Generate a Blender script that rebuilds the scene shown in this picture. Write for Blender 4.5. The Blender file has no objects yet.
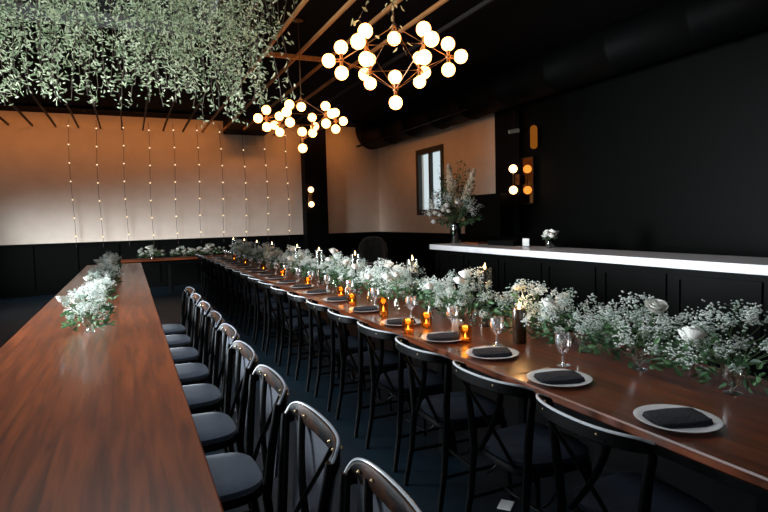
import bpy, math, random
from mathutils import Vector, Matrix
random.seed(7)
SC = bpy.context.scene
COL = SC.collection
PI = math.pi

# ------------------------------------------------------------------ mesh helper
class MB:
    def __init__(s):
        s.v = []; s.f = []
    def add(s, vs, fs):
        n = len(s.v)
        s.v += [tuple(p) for p in vs]
        s.f += [tuple(i + n for i in f) for f in fs]
    def box(s, x0, x1, y0, y1, z0, z1):
        s.add([(x0,y0,z0),(x1,y0,z0),(x1,y1,z0),(x0,y1,z0),(x0,y0,z1),(x1,y0,z1),(x1,y1,z1),(x0,y1,z1)],
              [(3,2,1,0),(4,5,6,7),(0,1,5,4),(1,2,6,5),(2,3,7,6),(3,0,4,7)])
    def bbox(s, x0, x1, y0, y1, z0, z1, b=.008):
        # box with chamfered vertical and horizontal edges
        def ring(z, i):
            return [(x0+i+b,y0+i,z),(x1-i-b,y0+i,z),(x1-i,y0+i+b,z),(x1-i,y1-i-b,z),(x1-i-b,y1-i,z),(x0+i+b,y1-i,z),(x0+i,y1-i-b,z),(x0+i,y0+i+b,z)]
        s.loft([ring(z0, b), ring(z0+b, 0), ring(z1-b, 0), ring(z1, b)])
    def loft(s, rings, cap=True, closed=True):
        n = len(rings[0]); base = []
        vs = [p for r in rings for p in r]; fs = []
        for k in range(len(rings)-1):
            for i in range(n if closed else n-1):
                j = (i+1) % n
                fs.append((k*n+i, k*n+j, (k+1)*n+j, (k+1)*n+i))
        if cap:
            fs.append(tuple(reversed(range(n))))
            fs.append(tuple(range((len(rings)-1)*n, len(rings)*n)))
        s.add(vs, fs)
    def lathe(s, prof, c=(0,0,0), n=20, cap=True):
        rings = [[(c[0]+r*math.cos(2*PI*i/n), c[1]+r*math.sin(2*PI*i/n), c[2]+z) for i in range(n)] for r, z in prof]
        s.loft(rings, cap)
    def tube(s, pts, r, n=8, flat=None, cap=True):
        pts = [Vector(p) for p in pts]
        rs = r if isinstance(r, (list, tuple)) else [r]*len(pts)
        rings = []; up = None
        for i, p in enumerate(pts):
            d = (pts[min(i+1, len(pts)-1)] - pts[max(i-1, 0)]).normalized()
            if up is None:
                up = Vector((0,0,1)) if abs(d.z) < .9 else Vector((1,0,0))
            a = d.cross(up).normalized(); b = a.cross(d).normalized(); up = b
            fa, fb = flat if flat else (1, 1)
            rings.append([tuple(p + a*math.cos(2*PI*k/n)*rs[i]*fa + b*math.sin(2*PI*k/n)*rs[i]*fb) for k in range(n)])
        s.loft(rings, cap)
    def sphere(s, c, r, n=16, m=10, sz=1):
        prof = [(max(r*math.sin(PI*k/m), 1e-5), -r*math.cos(PI*k/m)*sz) for k in range(m+1)]
        s.lathe(prof, c, n)
    def octa(s, c, r, q=None):
        x,y,z = c; h = r*.7
        s.add([(x+r,y,z),(x,y+r,z),(x-r,y,z),(x,y-r,z),(x,y,z+h),(x,y,z-h)],
              [(0,1,4),(1,2,4),(2,3,4),(3,0,4),(1,0,5),(2,1,5),(3,2,5),(0,3,5)])
    def leaf(s, p, d, L, w, nrm=None):
        p = Vector(p); d = Vector(d).normalized()
        n = Vector(nrm) if nrm else Vector((random.gauss(0,1), random.gauss(0,1), random.gauss(0,1)))
        a = d.cross(n)
        if a.length < 1e-4: a = d.orthogonal()
        a.normalize(); b = a.cross(d).normalized()
        s.add([p, p+d*L*.35+a*w*.5+b*L*.06, p+d*L*.75+a*w*.36+b*L*.04, p+d*L-b*L*.08,
               p+d*L*.75-a*w*.36+b*L*.04, p+d*L*.35-a*w*.5+b*L*.06, p+d*L*.5],
              [(0,1,6),(1,2,6),(2,3,6),(3,4,6),(4,5,6),(5,0,6)])
    def build(s, name, mat, parent=None, smooth=False):
        me = bpy.data.meshes.new(name); me.from_pydata(s.v, [], s.f)
        me.materials.append(mat)
        if smooth:
            me.polygons.foreach_set('use_smooth', [True]*len(me.polygons))
            try: me.set_sharp_from_angle(angle=R(40))
            except Exception: pass
        me.update()
        o = bpy.data.objects.new(name, me); COL.objects.link(o)
        if parent: o.parent = parent
        return o
def R(d): return math.radians(d)

def empty(name, loc=(0,0,0), rz=0):
    o = bpy.data.objects.new(name, None); COL.objects.link(o)
    o.location = loc; o.rotation_euler = (0,0,rz); o.empty_display_size = .1
    return o
def tag(o, label=None, cat=None, group=None, kind=None):
    if label: o['label'] = label
    if cat: o['category'] = cat
    if group: o['group'] = group
    if kind: o['kind'] = kind
    return o
def struct(o, label=None):
    o['kind'] = 'structure'
    if label: o['label'] = label
    return o
KIDS = {}
def copy_tree(o, parent=None):
    c = o.copy(); COL.objects.link(c)
    if parent: c.parent = parent
    for ch in list(o.children): copy_tree(ch, c)
    return c
def inst(proto, loc, rz=0, label=None, group=None, sc=None, first=False):
    o = proto if first else copy_tree(proto)
    o.location = loc; o.rotation_euler = (0,0,rz)
    if sc: o.scale = sc if isinstance(sc, tuple) else (sc, sc, sc)
    if label: o['label'] = label
    if group: o['group'] = group
    return o
ORD = ['nearest','second nearest','third nearest','fourth nearest','fifth nearest','sixth nearest','seventh nearest','eighth nearest',
 'ninth nearest','tenth nearest','eleventh nearest','twelfth nearest','thirteenth nearest','fourteenth nearest','fifteenth nearest',
 'sixteenth nearest','seventeenth nearest','eighteenth nearest','nineteenth nearest','twentieth nearest','twenty-first nearest','twenty-second nearest','twenty-third nearest']

# ------------------------------------------------------------------ materials
def mat(name, col, rough=.5, metal=0, noise=None, coat=0, spec=.5, bump=None, sheen=0, trans=0):
    """noise = (scale, second colour, amount threshold lo, hi, stretch)"""
    m = bpy.data.materials.new(name); m.use_nodes = True
    nt = m.node_tree; p = nt.nodes['Principled BSDF']
    p.inputs['Base Color'].default_value = (*col, 1)
    p.inputs['Roughness'].default_value = rough
    p.inputs['Metallic'].default_value = metal
    p.inputs['Specular IOR Level'].default_value = spec
    p.inputs['Coat Weight'].default_value = coat
    p.inputs['Coat Roughness'].default_value = .15
    if sheen: p.inputs['Sheen Weight'].default_value = sheen
    tc = nt.nodes.new('ShaderNodeTexCoord')
    if noise:
        sc, c2, lo, hi, st = noise
        mp = nt.nodes.new('ShaderNodeMapping'); mp.inputs['Scale'].default_value = st
        n = nt.nodes.new('ShaderNodeTexNoise'); n.inputs['Scale'].default_value = sc; n.inputs['Detail'].default_value = 5
        r = nt.nodes.new('ShaderNodeValToRGB')
        r.color_ramp.elements[0].position = lo; r.color_ramp.elements[0].color = (*col, 1)
        r.color_ramp.elements[1].position = hi; r.color_ramp.elements[1].color = (*c2, 1)
        nt.links.new(tc.outputs['Object'], mp.inputs[0]); nt.links.new(mp.outputs[0], n.inputs['Vector'])
        nt.links.new(n.outputs['Fac'], r.inputs[0]); nt.links.new(r.outputs[0], p.inputs['Base Color'])
    if bump:
        n2 = nt.nodes.new('ShaderNodeTexNoise'); n2.inputs['Scale'].default_value = bump[0]; n2.inputs['Detail'].default_value = 4
        b = nt.nodes.new('ShaderNodeBump'); b.inputs['Strength'].default_value = bump[1]; b.inputs['Distance'].default_value = .02
        nt.links.new(tc.outputs['Object'], n2.inputs['Vector']); nt.links.new(n2.outputs['Fac'], b.inputs['Height'])
        nt.links.new(b.outputs[0], p.inputs['Normal'])
    return m
def leafmat(name, col, c2, trans=.25, rough=.55):
    m = bpy.data.materials.new(name); m.use_nodes = True
    nt = m.node_tree; nt.nodes.clear()
    out = nt.nodes.new('ShaderNodeOutputMaterial')
    tc = nt.nodes.new('ShaderNodeTexCoord'); n = nt.nodes.new('ShaderNodeTexNoise'); n.inputs['Scale'].default_value = 9
    r = nt.nodes.new('ShaderNodeValToRGB'); r.color_ramp.elements[0].position = .38; r.color_ramp.elements[1].position = .62
    r.color_ramp.elements[0].color = (*col, 1); r.color_ramp.elements[1].color = (*c2, 1)
    nt.links.new(tc.outputs['Object'], n.inputs['Vector']); nt.links.new(n.outputs['Fac'], r.inputs[0])
    p = nt.nodes.new('ShaderNodeBsdfPrincipled'); p.inputs['Roughness'].default_value = rough
    t = nt.nodes.new('ShaderNodeBsdfTranslucent'); mx = nt.nodes.new('ShaderNodeMixShader'); mx.inputs[0].default_value = trans
    nt.links.new(r.outputs[0], p.inputs['Base Color']); nt.links.new(r.outputs[0], t.inputs['Color'])
    nt.links.new(p.outputs[0], mx.inputs[1]); nt.links.new(t.outputs[0], mx.inputs[2]); nt.links.new(mx.outputs[0], out.inputs[0])
    return m
def glass(name, tint=(1,1,1), base=.06, rough=.03, gcol=(1,1,1), top=.75):
    m = bpy.data.materials.new(name); m.use_nodes = True
    nt = m.node_tree; nt.nodes.clear()
    out = nt.nodes.new('ShaderNodeOutputMaterial')
    t = nt.nodes.new('ShaderNodeBsdfTransparent'); t.inputs[0].default_value = (*tint, 1)
    g = nt.nodes.new('ShaderNodeBsdfGlossy'); g.inputs['Roughness'].default_value = rough; g.inputs['Color'].default_value = (*gcol, 1)
    lw = nt.nodes.new('ShaderNodeLayerWeight'); lw.inputs['Blend'].default_value = .35
    mr = nt.nodes.new('ShaderNodeMapRange'); mr.inputs['To Min'].default_value = base; mr.inputs['To Max'].default_value = top
    mx = nt.nodes.new('ShaderNodeMixShader')
    nt.links.new(lw.outputs['Facing'], mr.inputs['Value']); nt.links.new(mr.outputs[0], mx.inputs[0])
    nt.links.new(t.outputs[0], mx.inputs[1]); nt.links.new(g.outputs[0], mx.inputs[2]); nt.links.new(mx.outputs[0], out.inputs[0])
    return m
def emis(name, col, st):
    m = bpy.data.materials.new(name); m.use_nodes = True
    nt = m.node_tree; nt.nodes.clear()
    out = nt.nodes.new('ShaderNodeOutputMaterial'); e = nt.nodes.new('ShaderNodeEmission')
    e.inputs[0].default_value = (*col, 1); e.inputs[1].default_value = st
    nt.links.new(e.outputs[0], out.inputs[0])
    return m
def woodmat(name, c1, c2, axis='Y', rough=.3, coat=.3, plank=None):
    m = bpy.data.materials.new(name); m.use_nodes = True
    nt = m.node_tree; p = nt.nodes['Principled BSDF']
    p.inputs['Roughness'].default_value = rough; p.inputs['Coat Weight'].default_value = coat; p.inputs['Coat Roughness'].default_value = .12
    tc = nt.nodes.new('ShaderNodeTexCoord'); mp = nt.nodes.new('ShaderNodeMapping')
    mp.inputs['Scale'].default_value = (14, .8, 14) if axis == 'Y' else ((.8, 14, 14) if axis == 'X' else (14, 14, .8))
    n = nt.nodes.new('ShaderNodeTexNoise'); n.inputs['Scale'].default_value = 2.2; n.inputs['Detail'].default_value = 7; n.inputs['Distortion'].default_value = .6
    r = nt.nodes.new('ShaderNodeValToRGB'); r.color_ramp.elements[0].position = .35; r.color_ramp.elements[1].position = .68
    r.color_ramp.elements[0].color = (*c1, 1); r.color_ramp.elements[1].color = (*c2, 1)
    nt.links.new(tc.outputs['Object'], mp.inputs[0]); nt.links.new(mp.outputs[0], n.inputs['Vector'])
    nt.links.new(n.outputs['Fac'], r.inputs[0]); nt.links.new(r.outputs[0], p.inputs['Base Color'])
    b = nt.nodes.new('ShaderNodeBump'); b.inputs['Strength'].default_value = .12
    nt.links.new(n.outputs['Fac'], b.inputs['Height']); nt.links.new(b.outputs[0], p.inputs['Normal'])
    return m

M = dict(
 wall=mat('cream plaster', (.74,.66,.57), .8, noise=(3,(.68,.60,.51),.35,.7,(1,1,1)), bump=(30,.08)),
 black=mat('black paint', (.0018,.0022,.0022), .6, spec=.06, bump=(25,.05)),
 blackpanel=mat('black panelling', (.0014,.002,.0018), .55, spec=.06),
 floor=mat('dark slate concrete', (.0008,.007,.012), .5, spec=.22, noise=(1.6,(.0018,.012,.021),.35,.7,(1,1,1)), bump=(6,.1)),
 ceil=mat('dark stained boards', (.002,.002,.002), .9, spec=.1, noise=(2,(.004,.003,.003),.3,.7,(8,1,1))),
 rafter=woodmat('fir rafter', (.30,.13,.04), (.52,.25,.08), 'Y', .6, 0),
 shaderafter=woodmat('shade toned fir rafter', (.003,.0025,.002), (.006,.004,.003), 'Y', .65, 0),  # near-black copy of the fir, shade put into the colour
 table=woodmat('red brown polished wood', (.075,.014,.003), (.23,.050,.010), 'Y', .32, .25),
 tableX=woodmat('red brown polished wood cross', (.075,.014,.003), (.23,.050,.010), 'X', .32, .25),
 chair=mat('black lacquered wood', (.002,.002,.002), .5, noise=(14,(.012,.007,.004),.64,.80,(1,1,1)), spec=.08),
 edgemain=mat('painted silver edge highlight', (.52,.53,.55), .4, noise=(22,(.2,.15,.1),.62,.76,(1,1,1))),  # highlight on the table-row crests, painted as a pale rim colour
 edge=mat('painted bluish edge highlight', (.26,.29,.34), .35, noise=(22,(.12,.08,.05),.62,.76,(1,1,1)), coat=.4),  # cool highlight on the front-row crests, painted into the rim colour
 crest=mat('worn black lacquer', (.005,.0035,.003), .45, noise=(13,(.062,.021,.008),.48,.66,(1,1,1)), spec=.12),
 metalblack=mat('black iron', (.014,.014,.015), .35, metal=.6),
 pad=mat('slate blue fabric', (.045,.057,.085), .9, noise=(60,(.060,.075,.105),.3,.7,(1,1,1)), sheen=.3),
 padshade=mat('shade toned slate fabric', (.010,.014,.022), .95, spec=.15, noise=(60,(.015,.020,.030),.3,.7,(1,1,1))),  # same pad cloth darkened, the table row's shade put into its colour
 panel=mat('grey fabric', (.10,.105,.13), .95, noise=(80,(.12,.125,.15),.3,.7,(1,1,1))),
 brass=mat('aged brass', (.30,.17,.085), .38, metal=1),
 worn=mat('worn brass', (.75,.55,.30), .3, metal=1),
 marble=mat('white marble', (.90,.90,.92), .3, noise=(2.5,(.76,.77,.80),.55,.75,(1,2,1)), coat=.3),
 plate=mat('white glazed ceramic', (.90,.90,.91), .25, coat=.4),
 napkin=mat('charcoal linen', (.018,.020,.026), .9, bump=(70,.3)),
 white=mat('white petals', (.82,.80,.74), .6),
 breath=leafmat('small white blossoms', (.90,.92,.88), (.80,.84,.79), .2),
 breathg=leafmat('greyer white blossoms', (.66,.72,.66), (.50,.60,.54), .3),
 green=leafmat('mid green leaves', (.05,.13,.05), (.11,.22,.09)),
 dgreen=leafmat('dark green leaves', (.018,.045,.022), (.045,.085,.04)),
 sage=leafmat('sage green leaves', (.44,.52,.32), (.72,.78,.56), .5),
 sagedark=leafmat('deep sage leaves', (.18,.26,.14), (.36,.44,.27), .5),
 stem=mat('green stems', (.06,.11,.04), .6),
 twig=mat('brown twigs', (.07,.05,.03), .8),
 candle=mat('black wax', (.004,.003,.003), .6, spec=.15),
 bronze=mat('dark bronze glass', (.045,.024,.014), .22, coat=.5),
 ivory=mat('ivory wax', (.75,.68,.52), .5),
 glass=glass('clear glass', (.97,.98,.97), .05),
 crystal=glass('ribbed crystal', (.93,.90,.90), .38, .22),
 vase=glass('pale smoky glass', (.86,.89,.86), .14, .12),
 amber=glass('amber glass', (.92,.66,.30), .10, .10, (1,.75,.4)),
 greenglass=glass('dark green glass', (.10,.22,.14), .10, .08),
 pane=glass('window pane', (.97,.99,1), .03, .02, (1,1,1), .10),
 mirror=mat('amber tinted mirror', (.26,.14,.045), .05, metal=1),
 globe=emis('lit opal glass', (1,.40,.11), 10.0),
 sglobe=emis('lit sconce glass', (1,.50,.20), 5.5),
 bulb=emis('tiny bulb', (1,.72,.42), 2.0),
 flame=emis('flame', (1,.62,.25), 14),
 cord=mat('dark cord', (.05,.04,.035), .7),
 boxbeige=mat('painted beige metal', (.62,.52,.42), .6),
 paper=mat('white card', (.75,.73,.70), .7),
 velvet=mat('grey green velvet', (.020,.026,.024), .8, noise=(12,(.045,.055,.05),.4,.7,(1,1,1)), sheen=.5),
 flowerspike=leafmat('cream florets', (.86,.72,.56), (.90,.80,.66), .3),
 alu=mat('dark bronze frame', (.015,.015,.015), .5),
)

# ------------------------------------------------------------------ room
H = 1.53
X0, X1, Y0, Y1, ZC = -4.0, 6.6, -2.6, 14.8, 4.12
def slab(name, *b, m='wall', parent=None):
    k = MB(); k.box(*b); return k.build(name, M[m], parent)
struct(slab('floor', X0-.2, X1+.2, Y0-.2, Y1+.2, -.15, 0, m='floor'), 'dark slate blue concrete floor')
struct(slab('wall_back', X0-.2, X1+.2, Y1, Y1+.2, 0, ZC+.1), 'cream back wall above the black dado')
# right wall: window opening then black part
WY0, WY1, WZ0, WZ1 = 11.12, 12.45, 1.60, 3.20
wr = MB()
wr.box(X1, X1+.2, 9.05, WY0, 0, ZC+.1); wr.box(X1, X1+.2, WY1, Y1, 0, ZC+.1)
wr.box(X1, X1+.2, WY0, WY1, 0, WZ0); wr.box(X1, X1+.2, WY0, WY1, WZ1, ZC+.1)
struct(wr.build('wall_right', M['wall']), 'cream side wall with the dark framed window')
struct(slab('wall_bar', X1, X1+.2, Y0, 9.05, 0, ZC+.1, m='blackpanel'), 'black wall behind the bar')
# left wall with three big windows, and wall behind camera with one
wl = MB(); wins = [(5.2,6.8),(9.4,11.2),(12.0,13.8)]; zz0, zz1 = .5, 2.4
ys = [Y0] + [y for w in wins for y in w] + [Y1]
for i in range(0, len(ys), 2): wl.box(X0-.2, X0, ys[i], ys[i+1], 0, ZC+.1)
for a, b in wins:
    wl.box(X0-.2, X0, a, b, 0, zz0); wl.box(X0-.2, X0, a, b, zz1, ZC+.1)
struct(wl.build('wall_left', M['blackpanel']))
wf = MB(); fx0, fx1 = -1.2, 0.8
wf.box(X0-.2, fx0, Y0-.2, Y0, 0, ZC+.1); wf.box(fx1, X1+.2, Y0-.2, Y0, 0, ZC+.1)
wf.box(fx0, fx1, Y0-.2, Y0, 0, .5); wf.box(fx0, fx1, Y0-.2, Y0, 2.7, ZC+.1)
struct(wf.build('wall_front', M['blackpanel']))

def window(name, axis, pos, a0, a1, z0, z1, bars, fw=.07, label=None, ledge=None):
    """axis 'x': wall plane x=pos, a = y range ; axis 'y': plane y=pos, a = x range"""
    e = empty(name, ((pos, (a0+a1)/2, z0) if axis == 'x' else ((a0+a1)/2, pos, z0)))
    e['kind'] = 'structure'
    if label: e['label'] = label
    ox, oy, oz = e.location
    def bx(k, p0, p1, b0, b1, c0, c1):
        if axis == 'x': k.box(p0-ox, p1-ox, b0-oy, b1-oy, c0-oz, c1-oz)
        else: k.box(b0-ox, b1-ox, p0-oy, p1-oy, c0-oz, c1-oz)
    k = MB(); p0, p1 = pos-.05, pos+.05
    bx(k, p0, p1, a0, a0+fw, z0, z1); bx(k, p0, p1, a1-fw, a1, z0, z1)
    bx(k, p0, p1, a0+fw, a1-fw, z0, z0+fw); bx(k, p0, p1, a0+fw, a1-fw, z1-fw, z1)
    k.build('window_frame', M['alu'], e)
    for b in bars:
        c = a0 + (a1-a0)*b; k = MB(); bx(k, p0+.01, p1-.01, c-.04, c+.04, z0+fw, z1-fw); k.build('mullion', M['alu'], e)
    k = MB(); bx(k, pos-.004, pos+.004, a0+fw, a1-fw, z0+fw, z1-fw); k.build('pane', M['pane'], e)
    return e
window('window_1', 'x', X1+.03, WY0, WY1, WZ0, WZ1, [.5], .13, 'dark framed two pane window bright with daylight')
for i, (a, b) in enumerate(wins): window('window_%d' % (i+2), 'x', X0-.1, a, b, zz0, zz1, [.5])
window('window_5', 'y', Y0-.1, fx0, fx1, .5, 2.7, [.5])

# dado on the back wall and right wall
k = MB(); k.box(X0, X1, Y1-.04, Y1, 0, 1.13); k.box(X0, X1, Y1-.07, Y1, 1.13, 1.17)
for i in range(12):
    x = X0+.2+i*.88; k.box(x, x+.05, Y1-.055, Y1-.04, .12, 1.13)
struct(k.build('trim_1', M['blackpanel']), 'black wainscot along the foot of the back wall')
k = MB(); k.box(X1-.04, X1, 9.05, Y1-.07, 0, 1.13); k.box(X1-.07, X1, 9.05, Y1-.07, 1.13, 1.17)
struct(k.build('trim_2', M['blackpanel']), 'black wainscot under the window wall')
# black pilaster on back wall, black corner column at the bar wall
k = MB(); k.box(4.32, 4.93, Y1-.35, Y1-.0, 0, ZC); k.box(4.29, 4.96, Y1-.37, Y1-.07, 0, .15)
struct(k.build('column_1', M['black']), 'black square column on the back wall')
k = MB(); k.box(6.52, 6.60, 8.32, 9.05, 0, ZC)
struct(k.build('column_2', M['black']), 'black pilaster at the corner of the bar wall')

# ceiling with skylight opening
SX0, SX1, SY0, SY1 = -1.6, 1.02, 2.2, 7.75
k = MB()
k.box(X0, SX0, Y0, Y1, ZC, ZC+.1); k.box(SX1, X1, Y0, Y1, ZC, ZC+.1)
k.box(SX0, SX1, Y0, SY0, ZC, ZC+.1); k.box(SX0, SX1, SY1, Y1, ZC, ZC+.1)
struct(k.build('ceiling', M['ceil']), 'dark board ceiling above the rafters')
k = MB()
k.box(SX0-.05, SX0, SY0, SY1, ZC+.1, ZC+.3); k.box(SX1, SX1+.05, SY0, SY1, ZC+.1, ZC+.3)
k.box(SX0, SX1, SY0-.05, SY0, ZC+.1, ZC+.3); k.box(SX0, SX1, SY1, SY1+.05, ZC+.1, ZC+.3)
struct(k.build('trim_3', M['black']))
# rafters, every one its own beam
i = 0
for kx in range(-13, 10):
    x = 2.25 + .455*kx
    if x < X0+.1 or x > 3.7: continue
    if SX0-.1 < x < SX1+.1: segs = [(SY1+.05, Y1), (Y0, SY0-.05)]
    else: segs = [(Y0, Y1)]
    for a, b in segs[:1] if segs[0][0] > 0 else segs:
        k = MB(); k.box(x-.014, x+.014, a, b, 3.80, 3.845)
        i += 1
        o = k.build('ceiling_rafter', M['rafter'] if 1.7 < x < 3.3 else M['shaderafter'])  # rafters away from the chandeliers take the copy with painted shade
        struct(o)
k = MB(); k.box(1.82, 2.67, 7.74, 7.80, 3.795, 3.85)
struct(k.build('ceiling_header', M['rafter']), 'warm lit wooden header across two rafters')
k = MB(); k.box(SX0-.05, SX1+.05, SY1, SY1+.05, 3.95, ZC); k.box(SX0-.05, SX0, SY0, SY1, 3.95, ZC); k.box(SX1, SX1+.05, SY0, SY1, 3.95, ZC)
struct(k.build('skylight_curb', M['shaderafter']))

# air duct along the right wall
dt = empty('air_duct', (6.12, 14.0, 3.74)); tag(dt, 'fat black round air duct running under the ceiling above window wall', 'duct')
k = MB(); n = 24
prof = [(.29,0),(.33,-.04)]
for j in range(12): prof += [(.33,-.05-j*1.2),(.33,-1.15-j*1.2),(.345,-1.17-j*1.2),(.345,-1.23-j*1.2)]
rings = [[(r*math.cos(2*PI*a/n), y, r*math.sin(2*PI*a/n)) for a in range(n)] for r, y in prof]
k.loft(rings); k.build('duct_pipe', M['black'], dt, True)
k = MB()
rings = []
for j in range(9):
    t = j/8*PI/2
    c = Vector((0,.0,0)); cx = .0; 
    ctr = Vector((-.0, .02+.38*math.sin(t), .38*(1-math.cos(t))))
    rr = .33; ax = Vector((1,0,0)); ay = Vector((0,-math.sin(t), math.cos(t)))
    rings.append([tuple(ctr + ax*rr*math.cos(2*PI*a/n) + ay*rr*math.sin(2*PI*a/n)) for a in range(n)])
k.loft(rings); k.build('elbow', M['black'], dt, True)
for y in (-2.5,-6.0,-9.5):
    k = MB(); k.tube([(-.2,y,.25),(-.2,y,.36)], .008); k.tube([(.2,y,.25),(.2,y,.36)], .008); k.build('hanger', M['black'], dt)

# black cassette at the back ceiling, small vent on the wall
au = empty('ceiling_unit', (2.86, 14.45, 3.78)); tag(au, 'black boxy air unit under the ceiling against the back wall', 'air unit')
k = MB(); k.bbox(-.55,.50,-.33,.33,0,.33,.015); k.build('housing', M['black'], au)
k = MB()
for j in range(5): k.box(-.45,.40,-.345,-.325,.05+j*.05,.07+j*.05)
k.build('grille', M['black'], au)
v = empty('wall_vent', (3.0, 14.79, 3.56)); tag(v, 'small square beige vent high on the back wall', 'vent')
k = MB(); k.bbox(-.14,.14,-.03,0,-.02,.22,.006); k.build('cover', M['boxbeige'], v)
k = MB()
for j in range(4): k.box(-.11,.11,-.038,-.028,.02+j*.045,.035+j*.045)
k.build('louvre', M['boxbeige'], v)

# ------------------------------------------------------------------ lights hung in the room
def globe_mb(c, r): 
    k = MB(); k.sphere(c, r, 20, 12); return k
def chandelier(loc, ang0, label, zc):
    e = empty('chandelier', loc)
    tag(e, label, 'chandelier', 'brass globe chandeliers')
    rad, hu, hd = .45, .27, .26
    nodes = [Vector((rad*math.cos(ang0+j*PI/3), rad*math.sin(ang0+j*PI/3), 0)) for j in range(6)]
    top, bot = Vector((0,0,hu)), Vector((0,0,-hd))
    k = MB()
    for j in range(6):
        k.tube([nodes[j], nodes[(j+1)%6]], .0028); k.tube([nodes[j], top], .0028); k.tube([nodes[j], bot], .0028)
    k.build('frame', M['brass'], e, True)
    def hub(p, dirs):
        h = MB(); h.sphere(p, .023, 12, 8)
        for d in dirs: h.tube([p, p+d*.058], [.012,.017]); 
        ho = h.build('hub', M['brass'], e, True)
        for d in dirs:
            o = globe_mb(tuple(p+d*.106), .0575).build('globe', M['globe'], e, True)
    for p in nodes: hub(p, [Vector((0,0,1)), Vector((0,0,-1)), p.normalized()])
    hub(top, [Vector((0,0,-1))]); 
    hub(bot, [Vector((0,0,1)), Vector((0,0,-1))])
    k = MB(); k.tube([top, (0,0,zc-loc[2]-.03)], .006); k.build('stem_rod', M['brass'], e, True)
    k = MB(); k.lathe([(.065,0),(.065,.02),(.03,.03)], (0,0,zc-loc[2]-.032)); k.build('canopy', M['brass'], e, True)
    return e
chandelier((2.11, 4.33, 2.875), R(-25.5), 'nearer, larger looking brass chandelier of lit white globes', ZC)
chandelier((2.11, 7.12, 2.84), R(-5), 'farther, smaller looking brass chandelier in front of back wall', ZC)

def sconce(loc, rz, label, sep=.385, gr=.075):
    e = empty('wall_sconce', loc, rz); tag(e, label, 'wall light', 'two globe wall sconces')
    k = MB(); k.bbox(-.01,.02,-.055,.055,-.09,.09,.006); k.build('backplate', M['brass'], e)
    k = MB(); k.tube([(.02,0,0),(.10,0,0)], .01); k.tube([(.10,0,-sep/2+gr*.8),(.10,0,sep/2-gr*.8)], .008); k.build('arm', M['brass'], e, True)
    for s in (-1,1):
        globe_mb((.10,0,s*sep/2), gr).build('globe', M['sglobe'], e, True)
    return e
sconce((6.50, 8.34, 2.185), PI, 'two globe sconce on the black wall behind the bar')
sconce((4.43, Y1-.37, 2.16), -PI/2, 'two globe sconce on the black column at the back wall')

# mirror with rounded frame on bar wall
mi = empty('wall_mirror', (6.565, 8.0, 1.75)); tag(mi, 'small amber tinted mirror on black wall beside the bar sconce', 'mirror')
k = MB(); k.box(-.004,.03,-.02,.31,0,.80); k.build('mirror_glass', M['mirror'], mi)
k = MB(); k.box(-.02,.034,-.04,-.02,-.02,.82); k.box(-.02,.034,.31,.32,-.02,.82); k.box(-.02,.034,-.02,.31,-.02,0); k.box(-.02,.034,-.02,.31,.80,.82)
k.build('mirror_frame', M['metalblack'], mi)
# amber glass wall lamp above
al = empty('amber_wall_lamp', (6.50, 7.85, 2.68)); tag(al, 'amber glass cylinder wall lamp glowing dimly above the bar sconce', 'wall light')
M['amberlit'] = emis('dim amber glass', (1,.30,.03), .22)
k = MB(); k.lathe([(.02,0),(.055,.02),(.06,.06),(.06,.34),(.05,.38),(.02,.40)], (-.03,0,0), 18); k.build('shade', M['amberlit'], al, True)
k = MB(); k.bbox(.03,.065,-.04,.04,.05,.35,.006); k.build('backplate', M['metalblack'], al)

# small ceiling spotlight near the bar column
sp = empty('spotlight', (6.3, 8.18, 2.98)); tag(sp, 'small grey spotlight hanging high above the bar end', 'spotlight')
k = MB(); k.tube([(0,0,1.10),(0,0,.07)], .004); k.build('stem_rod', M['metalblack'], sp)
k = MB(); k.tube([(-.09,.02,.03),(.09,-.02,.06)], [.035,.04], 12); k.build('lamp_head', mat('grey metal', (.3,.33,.31), .4), sp, True)

# string lights
def string_light(x, label, zt=4.0):
    e = empty('string_light', (x, 14.74, 0)); tag(e, label, 'string lights', 'vertical strings of tiny bulbs on the back wall')
    k = MB(); pts = [(0.02*math.sin(z*2+x), 0, z) for z in [zt - j*(zt-1.05)/12 for j in range(13)]]
    k.tube(pts, .005, 6); k.build('cord', M['cord'], e)
    z = zt-.12 + random.uniform(-.08,.0); j = 0
    while z > 1.0:
        xx = .02*math.sin(z*2+x)
        b = MB(); b.sphere((xx, -.02, z), .015, 8, 6); b.build('bulb', M['bulb'], e)
        z -= .42
    return e
S4 = ['leftmost of the light strings on the back wall within reach of the greenery', 'light string on the back wall, second left of the black column',
      'light string on the back wall, next but one left of column', 'light string nearest the black column on the back wall']
for j, x in enumerate((2.22, 2.79, 3.35, 3.91)):
    string_light(x, ['fourth string of tiny bulbs left of the black column','third string of tiny bulbs left of the black column',
       'second string of tiny bulbs left of the black column','string of tiny bulbs nearest the black column'][j])
for j, x in enumerate((1.66, 1.10, .54, -.02, -.58, -1.14)):
    string_light(x, '%s string of tiny bulbs left of the black column' % ['fifth','sixth','seventh','eighth','ninth','tenth'][j])

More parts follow.
